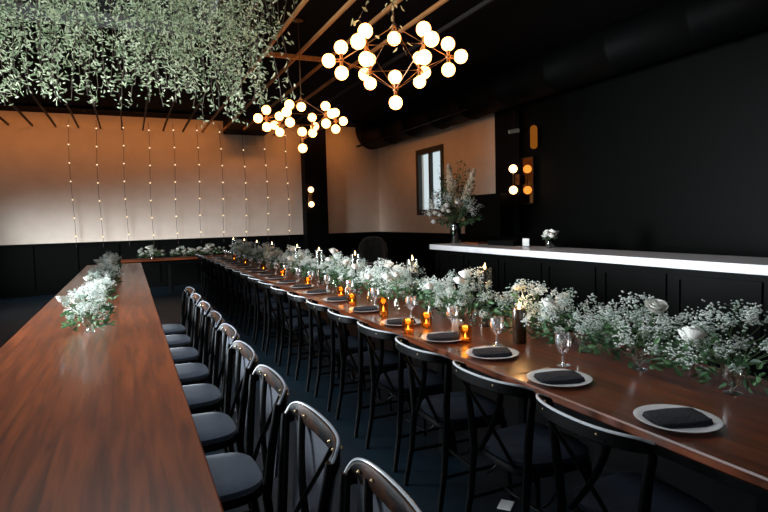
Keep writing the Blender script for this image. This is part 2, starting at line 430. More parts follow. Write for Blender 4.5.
# ------------------------------------------------------------------ tables
def long_table(name, x0, x1, y0, y1, label, m='table', legs=None, cross=False):
    e = empty(name, ((x0+x1)/2, (y0+y1)/2, 0)); tag(e, label, 'table')
    hx, hy = (x1-x0)/2, (y1-y0)/2
    k = MB(); k.bbox(-hx, hx, -hy, hy, .722, .76, .006); k.build('tabletop', M[m], e)
    k = MB(); k.box(-hx+.10, hx-.10, -hy+.12, -hy+.145, .64, .722); k.box(-hx+.10, hx-.10, hy-.145, hy-.12, .64, .722)
    k.box(-hx+.10, -hx+.125, -hy+.145, hy-.145, .64, .722); k.box(hx-.125, hx-.10, -hy+.145, hy-.145, .64, .722)
    k.build('apron', M['black'], e)
    nl = legs
    for j in range(nl):
        for s in (-1,1):
            k = MB()
            if not cross:
                y = -hy+.3 + j*(2*hy-.6)/(nl-1); k.bbox(s*(hx-.17)-.035, s*(hx-.17)+.035, y-.035, y+.035, 0, .70, .006)
            else:
                x = -hx+.3 + j*(2*hx-.6)/(nl-1); k.bbox(x-.035, x+.035, s*(hy-.17)-.035, s*(hy-.17)+.035, 0, .70, .006)
            k.build('leg', M['black'], e)
    return e
TX0, TX1 = 1.625, 2.60
long_table('banquet_table', TX0, TX1, .75, 13.45, 'long polished wooden banquet table under the chandeliers', 'table', 7)
long_table('banquet_table', -.80, .195, .70, 12.6, 'second long wooden table, only its corner showing beside the front chairs', 'table', 7)
long_table('head_table', -.2, 2.60, 13.47, 14.2, 'cross table along back wall beyond the long table', 'tableX', 4, True)

# ------------------------------------------------------------------ chair
def outline(hx, hy, n=28, p=.55, taper=.06):
    pts = []
    for i in range(n):
        a = 2*PI*i/n; c, s = math.cos(a), math.sin(a)
        x = hx*math.copysign(abs(c)**p, c); y = hy*math.copysign(abs(s)**p, s)*(1+taper*x/hx)
        pts.append((x, y))
    return pts
def bow(t, deep=.120, base=-.205):
    a = t*PI/2
    return base - deep*max(math.cos(a), 0)**.75, .240*math.copysign(abs(math.sin(a))**.9, t)
def make_chair(panel):
    e = empty('crossback_chair'); tag(e, 'x', 'chair')
    k = MB(); o = outline(.205, .205)
    k.loft([[(x*.95,y*.95,.425) for x,y in o],[(x,y,.432) for x,y in o],[(x,y,.452) for x,y in o],[(x*.97,y*.97,.460) for x,y in o]])
    k.build('seat', M['chair'], e, True)
    k = MB()
    k.loft([[(x*.93,y*.93,.460) for x,y in o],[(x*.98,y*.98,.470) for x,y in o],[(x*.98,y*.98,.490) for x,y in o],[(x*.90,y*.90,.503) for x,y in o],[(x*.6,y*.6,.510) for x,y in o]])
    k.build('seat_pad', M['pad' if panel else 'padshade'], e, True)
    for s in (-1,1):
        k = MB(); k.tube([(.165,s*.165,.43),(.175,s*.175,.25),(.195,s*.19,0)], [.019,.016,.013], 10); k.build('leg', M['chair'], e, True)
        k = MB()
        bx_ = -.030 if panel else 0
        pts = [(-.255,s*.20,0),(-.215,s*.19,.22),(-.195,s*.186,.44),(-.198+bx_*.4,s*.20,.58),(-.203+bx_*.8,s*.222,.72),(-.206+bx_,s*.236,.79),(-.209+bx_,s*.238,.825)]
        k.tube(pts, [.014,.017,.019,.018,.017,.017,.014], 10); k.build('leg', M['chair'], e, True)
    # crest rail: wide bent plank
    DR = .045 if panel else .020
    k = MB(); rings = []; N = 26
    for i in range(N+1):
        t = -1 + 2*i/N
        x, y = bow(t, .060 if panel else .120, -.236 if panel else -.205)
        zc = .838 - DR*t**6; hh = (.034 if panel else .024)*(1-.35*t**6); th = .011
        nx, ny = Vector((x+.13, y, 0)).normalized()[:2]
        pr = [(-th,-hh*.8),(-th*.6,-hh),(th*.6,-hh),(th,-hh*.8),(th,hh*.8),(th*.6,hh),(-th*.6,hh),(-th,hh*.8)]
        rings.append([(x+nx*a, y+ny*a, zc+b) for a, b in pr])
    k.loft(rings); cr = k.build('crest_rail', M['crest' if panel else 'chair'], e, True)
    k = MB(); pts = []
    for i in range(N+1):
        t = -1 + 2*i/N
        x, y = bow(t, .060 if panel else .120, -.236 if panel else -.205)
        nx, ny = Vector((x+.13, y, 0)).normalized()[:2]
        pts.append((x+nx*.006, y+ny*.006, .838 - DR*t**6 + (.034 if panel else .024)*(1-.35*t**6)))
    k.tube(pts, .0052 if not panel else .0052, 8); k.build('edge_highlight', M['edge' if panel else 'edgemain'], cr, True)  # pale tube stands in for the highlight along the crest top
    for s in (-1,1):
        for a in ((.13,-.306),(.195,-.277)) if not panel else ((.13,-.291),(.195,-.278)):
            for side in (-1,1):
                k = MB(); k.sphere((a[1]+side*.0135, s*a[0], .842), .0055, 8, 6); k.build('screw', M['worn'], cr, True)
    # X splats
    for s in (-1,1):
        k = MB(); pts = []
        for i in range(9):
            t = i/8; y = s*(.165 - .28*t**1.15); z = .832 - .372*t
            x = (-.276 if panel else -.300) + (.070 if panel else .094)*t + .012*math.sin(PI*t) + .006*s
            pts.append((x, y, z))
        k.tube(pts, .0135, 8, flat=(1,.5)); k.build('splat', M['chair'], e, True)
    # stretchers
    k = MB(); k.tube([(-.215,.19,.20),(.18,.18,.20)], .009); k.build('stretcher', M['chair'], e)
    k = MB(); k.tube([(-.215,-.19,.20),(.18,-.18,.20)], .009); k.build('stretcher', M['chair'], e)
    k = MB(); k.tube([(-.02,.185,.20),(-.02,-.185,.20)], .009); k.build('stretcher', M['chair'], e)
    for s in (-1,1):
        k = MB(); k.tube([(.10*math.cos(a)-.19+.07, s*.19, .43-.13*math.sin(a)) for a in [j*PI/2/5 for j in range(6)]], .006); k.build('brace', M['metalblack'], e)
    if panel:
        k = MB(); N = 10; ra = []; rb = []
        for zz, w in ((.50,.165),(.60,.175),(.70,.188),(.80,.20),(.835,.205)):
            f = (zz-.5)/.335
            r1 = []
            for i in range(N+1):
                t = -1+2*i/N
                x = -.216 - .034*f - (.046*f+.006)*(1-t*t)**.7
                r1.append((x-.016, t*w, zz))
            back = [(x-.012, y, z) for x, y, z in reversed(r1)]
            ra.append(r1+back)
        k.loft(ra); k.build('back_panel', M['panel'], e, True)
    return e
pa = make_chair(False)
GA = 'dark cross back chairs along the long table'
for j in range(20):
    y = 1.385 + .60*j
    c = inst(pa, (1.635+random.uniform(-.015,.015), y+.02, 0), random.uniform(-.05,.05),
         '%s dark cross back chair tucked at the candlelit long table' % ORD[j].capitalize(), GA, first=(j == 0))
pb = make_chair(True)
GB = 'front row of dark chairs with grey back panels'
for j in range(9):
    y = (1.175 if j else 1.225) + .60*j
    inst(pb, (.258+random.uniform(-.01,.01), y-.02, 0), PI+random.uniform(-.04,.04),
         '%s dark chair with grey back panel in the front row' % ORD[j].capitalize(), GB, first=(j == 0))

# ------------------------------------------------------------------ place settings
def make_plate():
    e = empty('dinner_plate')
    tag(e, 'x', 'plate')
    k = MB(); k.lathe([(.02,0),(.085,.001),(.10,.004),(.143,.016),(.146,.020),(.142,.0215),(.104,.010),(.095,.0075),(.02,.0065)], n=40)
    k.build('plate_body', M['plate'], e, True); return e
def make_plate_single():
    k = MB(); k.lathe([(.02,0),(.085,.001),(.10,.004),(.143,.016),(.146,.020),(.142,.0215),(.104,.010),(.095,.0075),(.02,.0065)], n=40)
    return tag(k.build('dinner_plate', M['plate'], None, True), 'x', 'plate')
def make_napkin():
    k = MB(); o = outline(.104, .072, 28, .28, 0)
    rings = []
    for z, s in ((.0,.98),(.006,1.0),(.011,.985),(.013,.93),(.0145,1.0-.02),(.021,.95),(.024,.82),(.026,.5)):
        rings.append([(x*s, y*s, z+.0035*math.sin(9*y/.09+x*20)*(1 if z > .01 else 0)) for x, y in o])
    k.loft(rings); return tag(k.build('folded_napkin', M['napkin'], None, True), 'x', 'napkin')
def make_goblet():
    e = empty('crystal_goblet'); tag(e, 'x', 'glass')
    k = MB(); n = 24
    k.lathe([(.034,.0),(.035,.003),(.012,.008),(.007,.02),(.010,.035),(.006,.05),(.008,.062)], n=n); k.build('foot', M['crystal'], e, True)
    k = MB(); rings = []
    for r, z in [(.008,.062),(.026,.075),(.036,.10),(.040,.13),(.038,.165)]:
        rings.append([(r*(1+.04*(i%2))*math.cos(2*PI*i/n), r*(1+.04*(i%2))*math.sin(2*PI*i/n), z) for i in range(n)])
    k.loft(rings, cap=False); k.build('bowl', M['crystal'], e, True)
    return e
def make_votive(h=.10, r=.040):
    e = empty('amber_votive'); tag(e, 'x', 'candle holder')
    k = MB(); k.lathe([(r*.8,.0),(r*.95,.004),(r,.02),(r,h),(r-.003,h),(r-.004,.012),(.005,.010)], n=20); k.build('cup', M['amber'], e, True)
    k = MB(); k.lathe([(r*.55,.012),(r*.55,.026),(.004,.027)], n=14); k.build('wax', M['ivory'], e, True)
    k = MB(); k.lathe([(.001,0),(.0042,.005),(.0046,.010),(.0024,.019),(.0006,.026)], (0,0,.028), 10); k.build('flame', M['flame'], e, True)
    return e
plate = make_plate_single(); nap = make_napkin(); gob = make_goblet()
PY = [1.385, 1.99, 2.54, 3.03, 3.64, 4.33, 5.03, 5.68] + [6.28+.6*j for j in range(12)]
for j, y in enumerate(PY):
    x = 1.785 + random.uniform(-.012,.012)
    inst(plate, (x, y, .7602), 0, '%s white plate along the chair side of the table' % ORD[j].capitalize(), 'white dinner plates on the long table', first=(j == 0))
    inst(nap, (x, y, .7672), R(-22)+random.uniform(-.1,.1), 'Charcoal folded napkin on the %s white plate' % ORD[j], 'charcoal napkins on the plates', first=(j == 0))
    if j > 0:
        inst(gob, (1.975+random.uniform(-.02,.02), y+.20, .7602), random.random(), 'Clear crystal goblet behind the %s white plate' % ORD[j], 'crystal goblets on the table', first=(j == 1))
# cutlery: knife right of each nearby plate
def make_fork():
    k = MB(); k.tube([(-.10,0,.003),(.02,0,.003),(.05,0,.006)], [.004,.003,.003], 6, flat=(1,.4))
    k.add([(.05,-.010,.004),(.10,-.011,.006),(.10,.011,.006),(.05,.010,.004),(.05,-.010,.006),(.10,-.011,.008),(.10,.011,.008),(.05,.010,.006)],
          [(3,2,1,0),(4,5,6,7),(0,1,5,4),(1,2,6,5),(2,3,7,6),(3,0,4,7)])
    return tag(k.build('brass_fork', M['worn'], None, True), 'x', 'cutlery')
fk = make_fork()
for j in range(1, 9):
    inst(fk, (1.78, PY[j]+.185, .7605), 0, 'Brass fork beside the %s white plate' % ORD[j], 'brass forks on the table', first=(j == 1))

vot = make_votive()
VP = [(1.88,3.45,1.0,'amber votive in front of the third plate goblet'),(1.68,3.34,.9,'x'),(1.85,2.90,1.0,'x'),(1.81,4.03,1.45,'x'),(1.81,4.72,1.0,'x'),(1.90,5.25,1.0,'x'),(1.9,6.4,1,'x'),(1.9,7.6,1,'x'),(1.92,8.9,1,'x'),(1.92,10.4,1,'x'),(1.95,11.8,1,'x')]
for j, (x, y, s, _) in enumerate(sorted(VP, key=lambda a: a[1])):
    inst(vot, (x, y, .7602), 0, '%s lit amber glass votive on the long table' % ORD[j].capitalize(), 'amber votives on the table', sc=(1,1,s), first=(j == 0))

# white square votive near the flowers
e = empty('white_votive', (2.01, 3.24, .7602)); tag(e, 'small white ceramic candle cup beside gypsophila, in front of dark leaves', 'candle holder')
k = MB(); k.lathe([(.036,0),(.040,.005),(.042,.065),(.038,.065),(.036,.05),(.004,.05)], n=18); k.build('cup', M['plate'], e, True)
k = MB(); k.lathe([(.012,.04),(.012,.075),(.003,.078)], n=12); k.build('candle', M['ivory'], e, True)

# pillar candle
pc = empty('pillar_candle', (2.12, 2.72, .7602)); tag(pc, 'thick dark bronze pillar candle holder with flame among the flowers', 'candle')
k = MB(); k.lathe([(.039,0),(.042,.004),(.042,.205),(.040,.212),(.030,.212),(.030,.185),(.004,.185)], n=24); k.build('holder', M['bronze'], pc, True)
k = MB(); k.lathe([(.028,.185),(.028,.206),(.004,.204)], n=18); k.build('wax', M['ivory'], pc, True)
k = MB(); k.lathe([(.001,0),(.008,.008),(.0088,.016),(.005,.032),(.0008,.048)], (0,0,.205), 12); k.build('flame', M['flame'], pc, True)

def make_taper():
    e = empty('taper_candle'); tag(e, 'x', 'candle')
    k = MB(); k.lathe([(.045,0),(.046,.006),(.02,.010),(.014,.02),(.016,.05),(.013,.055)], n=18); k.build('holder', M['bronze'], e, True)
    k = MB(); k.lathe([(.011,.05),(.0105,.39),(.004,.40)], n=12); k.build('candle', M['candle'], e, True)
    k = MB(); k.lathe([(.001,0),(.0065,.008),(.0070,.016),(.004,.030),(.0008,.044)], (0,0,.402), 10); k.build('flame', M['flame'], e, True)
    k = MB(); k.lathe([(.047,.0),(.048,.41)], n=24, cap=False); k.build('glass_chimney', M['glass'], e, True)
    return e
tp = make_taper()
TP = [(2.25,3.26),(2.25,4.36),(2.14,5.45),(2.10,6.55),(2.15,7.7),(2.12,9.1),(2.12,10.3),(2.12,11.5),(2.12,12.8)]
for j, (x, y) in enumerate(TP):
    inst(tp, (x, y, .7602), 0, '%s black taper candle in a clear glass chimney' % ORD[j].capitalize(), 'black tapers rising from the flowers', first=(j == 0))

# ------------------------------------------------------------------ flowers
def rose_mesh(name, c, r, m, parent, seed=0, sm=True):
    rnd = random.Random(seed); k = MB(); c = Vector(c)
    ax = Vector((rnd.uniform(-.5,.5), rnd.uniform(-.5,.5), 1)).normalized()
    a = ax.orthogonal().normalized(); b = ax.cross(a)
    for ringi, (n, rr, hh, op) in enumerate(((3,.22,.75,.05),(4,.42,.72,.18),(5,.66,.62,.35),(6,.92,.45,.62))):
        for i in range(n):
            th = 2*PI*i/n + ringi*.7; dth = PI/n*1.25
            pts = []
            for iu in range(4):
                v = iu/3
                for iv in range(5):
                    u = (iv-2)/2; t = th + u*dth
                    rad = r*(rr*(.35+.75*v**.6) + op*.35*v*v)*(1-.10*u*u*v)
                    zz = r*(-.55 + (hh+.55)*v - op*.22*v*v - .14*u*u*v)
                    pts.append(c + (a*math.cos(t)+b*math.sin(t))*rad + ax*zz)
            fs = [(q*5+w, q*5+w+1, q*5+w+6, q*5+w+5) for q in range(3) for w in range(4)]
            k.add(pts, fs)
    return k.build(name, m, parent, sm)

def spray(bl, stm, base, tip, n, spread, br, rnd):
    """one branching gypsophila spray: stem from base to tip, blossoms clouded round the tip"""
    base, tip = Vector(base), Vector(tip); mid = (base+tip)/2 + Vector((rnd.uniform(-.02,.02), rnd.uniform(-.02,.02), .02))
    stm.tube([base, mid, tip], [.0016,.0013,.001], 4)
    for i in range(n):
        d = Vector((rnd.gauss(0,1), rnd.gauss(0,1), rnd.gauss(0,.8)))
        d = d.normalized()*spread*rnd.random()**.45
        p = tip + d
        bl.octa(p, br*rnd.uniform(.6,1.25))
        if i % 6 == 0: stm.tube([tip + d*.05, p], .0007, 3)

def make_arrangement(seed, hmax=.36, L=.34, W=.16, roses=2, nspray=44):
    rnd = random.Random(seed)
    e = empty('floral_arrangement'); tag(e, 'x', 'flowers')
    # two or three bud vases read as one low vessel group: a footed glass vessel
    k = MB(); k.lathe([(.035,0),(.036,.005),(.014,.012),(.012,.03),(.036,.05),(.050,.085),(.046,.12),(.052,.135),(.049,.135),(.043,.12),(.045,.085),(.01,.048)], n=22)
    k.build('vase', M['vase'], e, True)
    bl = MB(); b2 = MB(); st = MB(); lf = MB(); dl = MB()
    for i in range(nspray):
        a = rnd.uniform(0, 2*PI); q = rnd.random()**.6
        tx, ty = W*q*math.cos(a), L*q*math.sin(a)
        tz = .10 + (hmax-.10)*rnd.random()**.75 * (1-.45*q*q)
        spray(bl if rnd.random() < .66 else b2, st, (rnd.uniform(-.015,.015), rnd.uniform(-.015,.015), .11), (tx, ty, tz), 40, rnd.uniform(.028,.058), .0064, rnd)
    for i in range(190):
        a = rnd.uniform(0, 2*PI); q = rnd.random()**.4
        p = (W*.85*q*math.cos(a), L*.9*q*math.sin(a), rnd.uniform(.05, hmax*.75*(1-.4*q)))
        d = (math.cos(a)*rnd.uniform(.2,1), math.sin(a), rnd.uniform(-.4,.8))
        (lf if rnd.random() < .55 else dl).leaf(p, d, rnd.uniform(.035,.075), rnd.uniform(.014,.032))
    bl.build('blossoms', M['breath'], e); b2.build('blossoms', M['breathg'], e)
    for o in list(e.children):
        if o.name.startswith('blossoms'): o['kind'] = 'stuff'
    for i in range(roses):
        a = rnd.uniform(0, 2*PI); q = rnd.uniform(.2,.8)
        c = (W*q*math.cos(a)-.05, L*q*math.sin(a), rnd.uniform(.16, hmax*.95))
        st.tube([(0,0,.1), ((c[0])*.6, c[1]*.6, .10+(c[2]-.10)*.6), c], .0022, 5)
        rose_mesh('rose', c, rnd.uniform(.034,.043), M['white'], e, seed*10+i)
    st.build('stems', M['stem'], e); lf.build('leaves', M['green'], e); dl.build('leaves', M['dgreen'], e)
    return e
protos = [make_arrangement(11, .38, .36, .17, 2, 44), make_arrangement(23, .35, .34, .15, 1, 38), make_arrangement(35, .40, .33, .17, 2, 42)]
used = [False]*3
AR = [(2.27,1.5),(2.24,1.95),(2.28,2.36),(2.27,2.78),(2.17,3.32),(2.2,3.74),(2.2,4.38),(2.24,4.85),(2.2,5.25),(2.15,5.8),(2.2,6.3),(2.18,6.95),(2.15,7.45),(2.2,8.05),(2.16,8.6),(2.15,9.4),(2.18,10.0),(2.15,10.7),(2.15,11.3),(2.15,12.1),(2.15,12.6)]
GF = 'gypsophila and rose arrangements down the long table'
words = ORD
for j, (x, y) in enumerate(AR):
    q = [0,2,1][j%3]
    inst(protos[q], (x, y, .7602), random.uniform(-.25,.25)+(PI if j % 2 else 0), '%s cloud of gypsophila with white roses on the long table' % words[j].capitalize(), GF,
         sc=(1,1,random.uniform(.94,1.06)), first=not used[q]); used[q] = True
# flowers on the head table and on the second table
for j, x in enumerate((1.75, 1.15, .45)):
    inst(protos[j], (x, 13.85, .7602), PI/2, '%s white flowers on the cross table at back wall, left of long table' % ['rightmost','middle','leftmost'][j].capitalize(), 'flowers on the cross table', sc=(1,.9,.75))
for j, y in enumerate((4.6, 6.2, 7.8, 9.4, 11.0)):
    inst(protos[j % 3], (-.30, y, .7602), 0, '%s white flowers on the second table at left' % ORD[j].capitalize(), 'flowers on the second table', sc=(1,1,.9))

# tall single roses in bud vases
def bud_vase(loc, h, label, seed, rr=.036):
    e = empty('bud_vase', loc); tag(e, label, 'flower')
    k = MB(); k.lathe([(.022,0),(.026,.006),(.024,.05),(.010,.09),(.009,.14),(.012,.15),(.010,.15),(.007,.13),(.008,.09),(.02,.05),(.004,.012)], n=16); k.build('vase', M['vase'], e, True)
    k = MB(); k.tube([(0,0,.02),(.004,.003,h*.5),(0,0,h)], .003, 6)
    k.build('stem', M['stem'], e)
    rose_mesh('rose', (0,0,h), rr, M['white'], e, seed)
    k = MB()
    for i in range(5):
        a = i*2.1; k.leaf((0,0,h*(.5+.08*i)), (math.cos(a), math.sin(a), .4), .05, .024)
    k.build('leaves', M['green'], e)
    return e
bud_vase((2.10,6.02,.7602), .42, 'tall white rose standing above the gypsophila mid table', 101, .046)
bud_vase((2.20,2.84,.7602), .32, 'white rose rising just behind the dark pillar candle', 102, .030)
bud_vase((2.28,2.60,.7602), .21, 'white rose just right of the dark pillar candle', 103, .034)
bud_vase((1.98,4.72,.7602), .24, 'white rose low beside the amber votive near the fifth plate', 104)
bud_vase((2.02,4.22,.7602), .30, 'white rose in front of the second black taper', 105, .034)
bud_vase((2.05,3.70,.7602), .25, 'cream rose between the first and second black tapers', 106, .036)
bud_vase((2.10,9.0,.7602), .34, 'white rose far along the long table beside a taper', 107, .04)
bud_vase((2.10,10.9,.7602), .36, 'white rose nearest the far end of the long table', 108, .045)
bud_vase((2.0,5.35,.7602), .34, 'white rose right of the tallest rose mid table', 109, .04)

# ------------------------------------------------------------------ bar
bc = empty('bar_counter', (4.79, 4.47, 0)); tag(bc, 'black bar with thick white marble top', 'bar counter')
k = MB(); k.bbox(-.36,.36,-3.7,3.50,1.02,1.10,.006); k.build('countertop', M['marble'], bc)
k = MB(); k.box(-.30,.30,-3.6,3.42,.10,1.02); k.build('body', M['blackpanel'], bc)
k = MB(); k.box(-.24,.24,-3.5,3.34,0,.10); k.build('plinth', M['black'], bc)
for j in range(8):
    y = -3.45+j*.86; k = MB()
    k.box(-.318,-.30,y,y+.76,.16,.20); k.box(-.318,-.30,y,y+.76,.92,.96); k.box(-.318,-.30,y,y+.04,.20,.92); k.box(-.318,-.30,y+.72,y+.76,.20,.92)
    k.build('panel_moulding', M['blackpanel'], bc)
bb = empty('back_bar_cabinet', (6.27, 6.3, 0)); tag(bb, 'tall black back bar cabinet against the wall behind the bar', 'cabinet')
k = MB(); k.box(-.25,.245,-4.5,3.4,0,.95); k.build('base', M['blackpanel'], bb)
k = MB(); k.bbox(-.28,.245,-4.5,3.42,.95,.99,.006); k.build('ledge', M['black'], bb)
k = MB(); k.box(-.05,.245,2.2,3.4,1.15,1.95); k.build('upper_box', M['blackpanel'], bb)
for j in range(9):
    y = -4.45+j*.87; d = MB(); d.bbox(-.272,-.25,y,y+.82,.10,.90,.005); do = d.build('door', M['black'], bb)
    d = MB(); d.tube([(-.29,y+.75,.62),(-.29,y+.75,.78)], .006); d.build('handle', M['brass'], do)
# wooden tray beyond vase on the bar
tr = MB(); tr.bbox(4.92,5.09,7.3,7.75,1.1005,1.125,.005); tag(tr.build('wooden_tray', M['table']), 'small brown wooden tray on the bar right of tall vase', 'tray')
# folded card & dark caddy & small flowers
e = empty('bar_card', (5.0, 6.25, 1.1)); tag(e, 'small pale card standing on the bar before the white posy', 'card')
k = MB(); k.box(-.04,.04,-.07,.07,.0,.006); k.build('card_base', M['metalblack'], e)
k = MB(); k.box(-.003,.003,-.07,.07,.006,.11); c = k.build('card_face', M['paper'], e)
e = empty('black_caddy', (5.0, 6.75, 1.1)); tag(e, 'low black bar caddy lying on the white counter top', 'caddy')
k = MB(); k.box(-.08,.08,-.32,.30,0,.02); k.box(-.08,-.07,-.32,.30,.02,.07); k.box(.07,.08,-.32,.30,.02,.07); k.box(-.07,.07,-.32,-.31,.02,.07); k.box(-.07,.07,.29,.30,.02,.07)
k.build('tray_body', M['black'], e)
k = MB(); k.box(-.07,.07,-.01,0,.02,.065); k.build('divider', M['black'], e)

def posy(loc):
    rnd = random.Random(5); e = empty('flower_posy', loc); tag(e, 'small posy of white roses in dark glass at the bar end', 'flowers')
    k = MB(); k.lathe([(.05,0),(.055,.01),(.06,.09),(.05,.12),(.046,.12),(.054,.09),(.01,.015)], n=18); k.build('vase', M['greenglass'], e, True)
    st = MB()
    for i in range(9):
        a = i*2.4; r = .02+.012*i**.8; c = (r*math.cos(a), r*math.sin(a), .20-.006*i+rnd.uniform(-.01,.02))
        st.tube([(0,0,.02), c], .0025, 5); rose_mesh('rose', c, .046, M['white'], e, 300+i)
    st.build('stems', M['stem'], e)
    k = MB()
    for i in range(30):
        a = rnd.uniform(0,2*PI); k.leaf((.04*math.cos(a),.04*math.sin(a),rnd.uniform(.12,.2)), (math.cos(a),math.sin(a),rnd.uniform(-.5,.5)), .07,.03)
    k.build('leaves', M['dgreen'], e)
posy((4.95, 5.70, 1.1))

# tall arrangement
def tall_bouquet(loc):
    rnd = random.Random(77); e = empty('tall_bouquet', loc); tag(e, 'tall wild bouquet with white spikes in a dark glass vase on the bar', 'flowers')
    k = MB(); k.lathe([(.085,0),(.09,.01),(.092,.30),(.089,.335),(.085,.335),(.088,.30),(.084,.02),(.01,.015)], n=24); k.build('vase', M['greenglass'], e, True)
    st = MB(); lf = MB(); dk = MB(); fl = MB(); bl = MB()
    right = Vector((math.cos(R(29)), -math.sin(R(29)), 0)); fwd = Vector((math.sin(R(29)), math.cos(R(29)), 0))
    def W(r, f, z): return tuple(right*r + fwd*f + Vector((0,0,z)))
    # leafy branches
    for i in range(70):
        a = rnd.uniform(-1.25, 1.25); f = rnd.uniform(-.30,.30); Ln = rnd.uniform(.35,.95)*(1-.25*abs(a))
        r = math.sin(a)*Ln*.75; z = .33 + max(math.cos(a)*Ln, -.05) - (.16 if abs(a) > 1 else 0)
        p0 = Vector(W(0,0,.15)); p2 = Vector(W(r, f, z)); p1 = (p0+p2)/2 + Vector((0,0,.12))
        st.tube([p0, p1, p2], [.003,.0025,.0015], 4)
        for q in range(12):
            t = .35+.65*q/11; c = p0*(1-t)**2 + p1*2*t*(1-t) + p2*t*t
            d = Vector((rnd.gauss(0,1), rnd.gauss(0,1), rnd.gauss(.1,.8)))
            (lf if rnd.random() < .35 else dk).leaf(c, d, rnd.uniform(.04,.085), rnd.uniform(.018,.034))
    # two pale spikes + dark airy twigs
    for (r0, z0, r1, z1, n) in ((-.05,.75,-.10,1.28,800),(.17,.72,.31,1.20,640),(.02,.6,-.02,1.05,240)):
        for i in range(n):
            t = rnd.random(); rad = .055*(1-t)**.7+.010; a = rnd.uniform(0,2*PI)
            r = r0+(r1-r0)*t + rad*math.cos(a); f = rad*math.sin(a); z = z0+(z1-z0)*t
            p = W(r, f-.05, z)
            fl.leaf(p, (rnd.gauss(0,1), rnd.gauss(0,1), rnd.gauss(.2,.7)), .030, .026)
        st.tube([W(0,0,.2), W(r0,-.05,z0), W(r1,-.05,z1)], .004, 5)
    for i in range(22):
        r = rnd.uniform(-.35,.25); z = rnd.uniform(1.0,1.46) - abs(r)*.5; f = rnd.uniform(-.1,.2)
        st.tube([W(0,0,.3), W(r*.6,f*.5,z*.7), W(r,f,z)], .0018, 4)
        for q in range(9):
            t = rnd.uniform(.55,1); dk.leaf(W(r*t,f*t,.3+(z-.3)*t), (rnd.gauss(0,1), rnd.gauss(0,1), rnd.gauss(.3,.6)), rnd.uniform(.03,.055), .022)
    # gypsophila haze
    for i in range(34):
        a = rnd.uniform(-1.4,1.4); Ln = rnd.uniform(.15,.5); c = W(math.sin(a)*Ln-.06, rnd.uniform(-.25,.1), .42+math.cos(a)*Ln*.9)
        for q in range(34):
            bl.octa((c[0]+rnd.gauss(0,.03), c[1]+rnd.gauss(0,.03), c[2]+rnd.gauss(0,.03)), rnd.uniform(.006,.012))
    for i, (r, z, s) in enumerate(((-.20,.55,.050),(-.14,.62,.055),(-.12,.53,.044),(-.33,.50,.05),(-.30,.78,.045),(-.37,.60,.045),(-.36,.36,.05),(-.26,.47,.04),(.02,.66,.035),(-.42,.48,.035))):
        st.tube([W(0,0,.3), W(r*.5,-.1,.3+(z-.3)*.6), W(r,-.22,z)], .003, 5)
        rose_mesh('rose', W(r, -.22, z), s, M['white'], e, 400+i)
    for i in range(260):
        rr = rnd.uniform(-.08,.08)
        dk.leaf(W(rr*.9, math.sqrt(max(.0064-rr*rr,0))*rnd.uniform(-.9,.9), rnd.uniform(.03,.30)), (rnd.gauss(0,1), rnd.gauss(0,1), rnd.gauss(0,1)), .03, .014)
    st.build('stems', M['stem'], e)
    lf.build('leaves', M['green'], e); dk.build('leaves', M['dgreen'], e)
    fl.build('flower_spikes', M['flowerspike'], e)
    b = bl.build('blossoms', M['breath'], e); b['kind'] = 'stuff'
tall_bouquet((4.90, 7.92, 1.1))

# rounded back armchair in the far corner
ac = empty('armchair', (5.48, 12.75, 0), R(-115)); tag(ac, 'grey green armchair with tall rounded back in the far corner', 'armchair')
k = MB(); rings = []
for i in range(15):
    t = -1+2*i/14; a = t*1.45; ri, ro = .30, .37
    h = 1.10 - .34*abs(t)**3
    c, s = math.cos(a), math.sin(a)
    rings.append([(-ri*c+.05, ri*s, .35),(-ro*c+.05, ro*s, .35),(-ro*c*1.05+.05, ro*s*1.02, h-.05),(-(ro-.03)*c*1.05+.05, (ro-.03)*s*1.02, h),(-ri*c*1.05+.05, ri*s, h-.03)])
k.loft(rings); k.build('backrest', M['velvet'], ac, True)
k = MB(); o = outline(.28,.27)
k.loft([[(x+.02,y,.30) for x,y in o],[(x+.02,y,.42) for x,y in o],[((x)*.9+.02,y*.9,.45) for x,y in o]]); k.build('seat', M['velvet'], ac, True)
for sx in (-1,1):
    for sy in (-1,1):
        k = MB(); k.tube([(sx*.2,sy*.2,.31),(sx*.24,sy*.24,0)], [.02,.012]); k.build('leg', M['black'], ac)

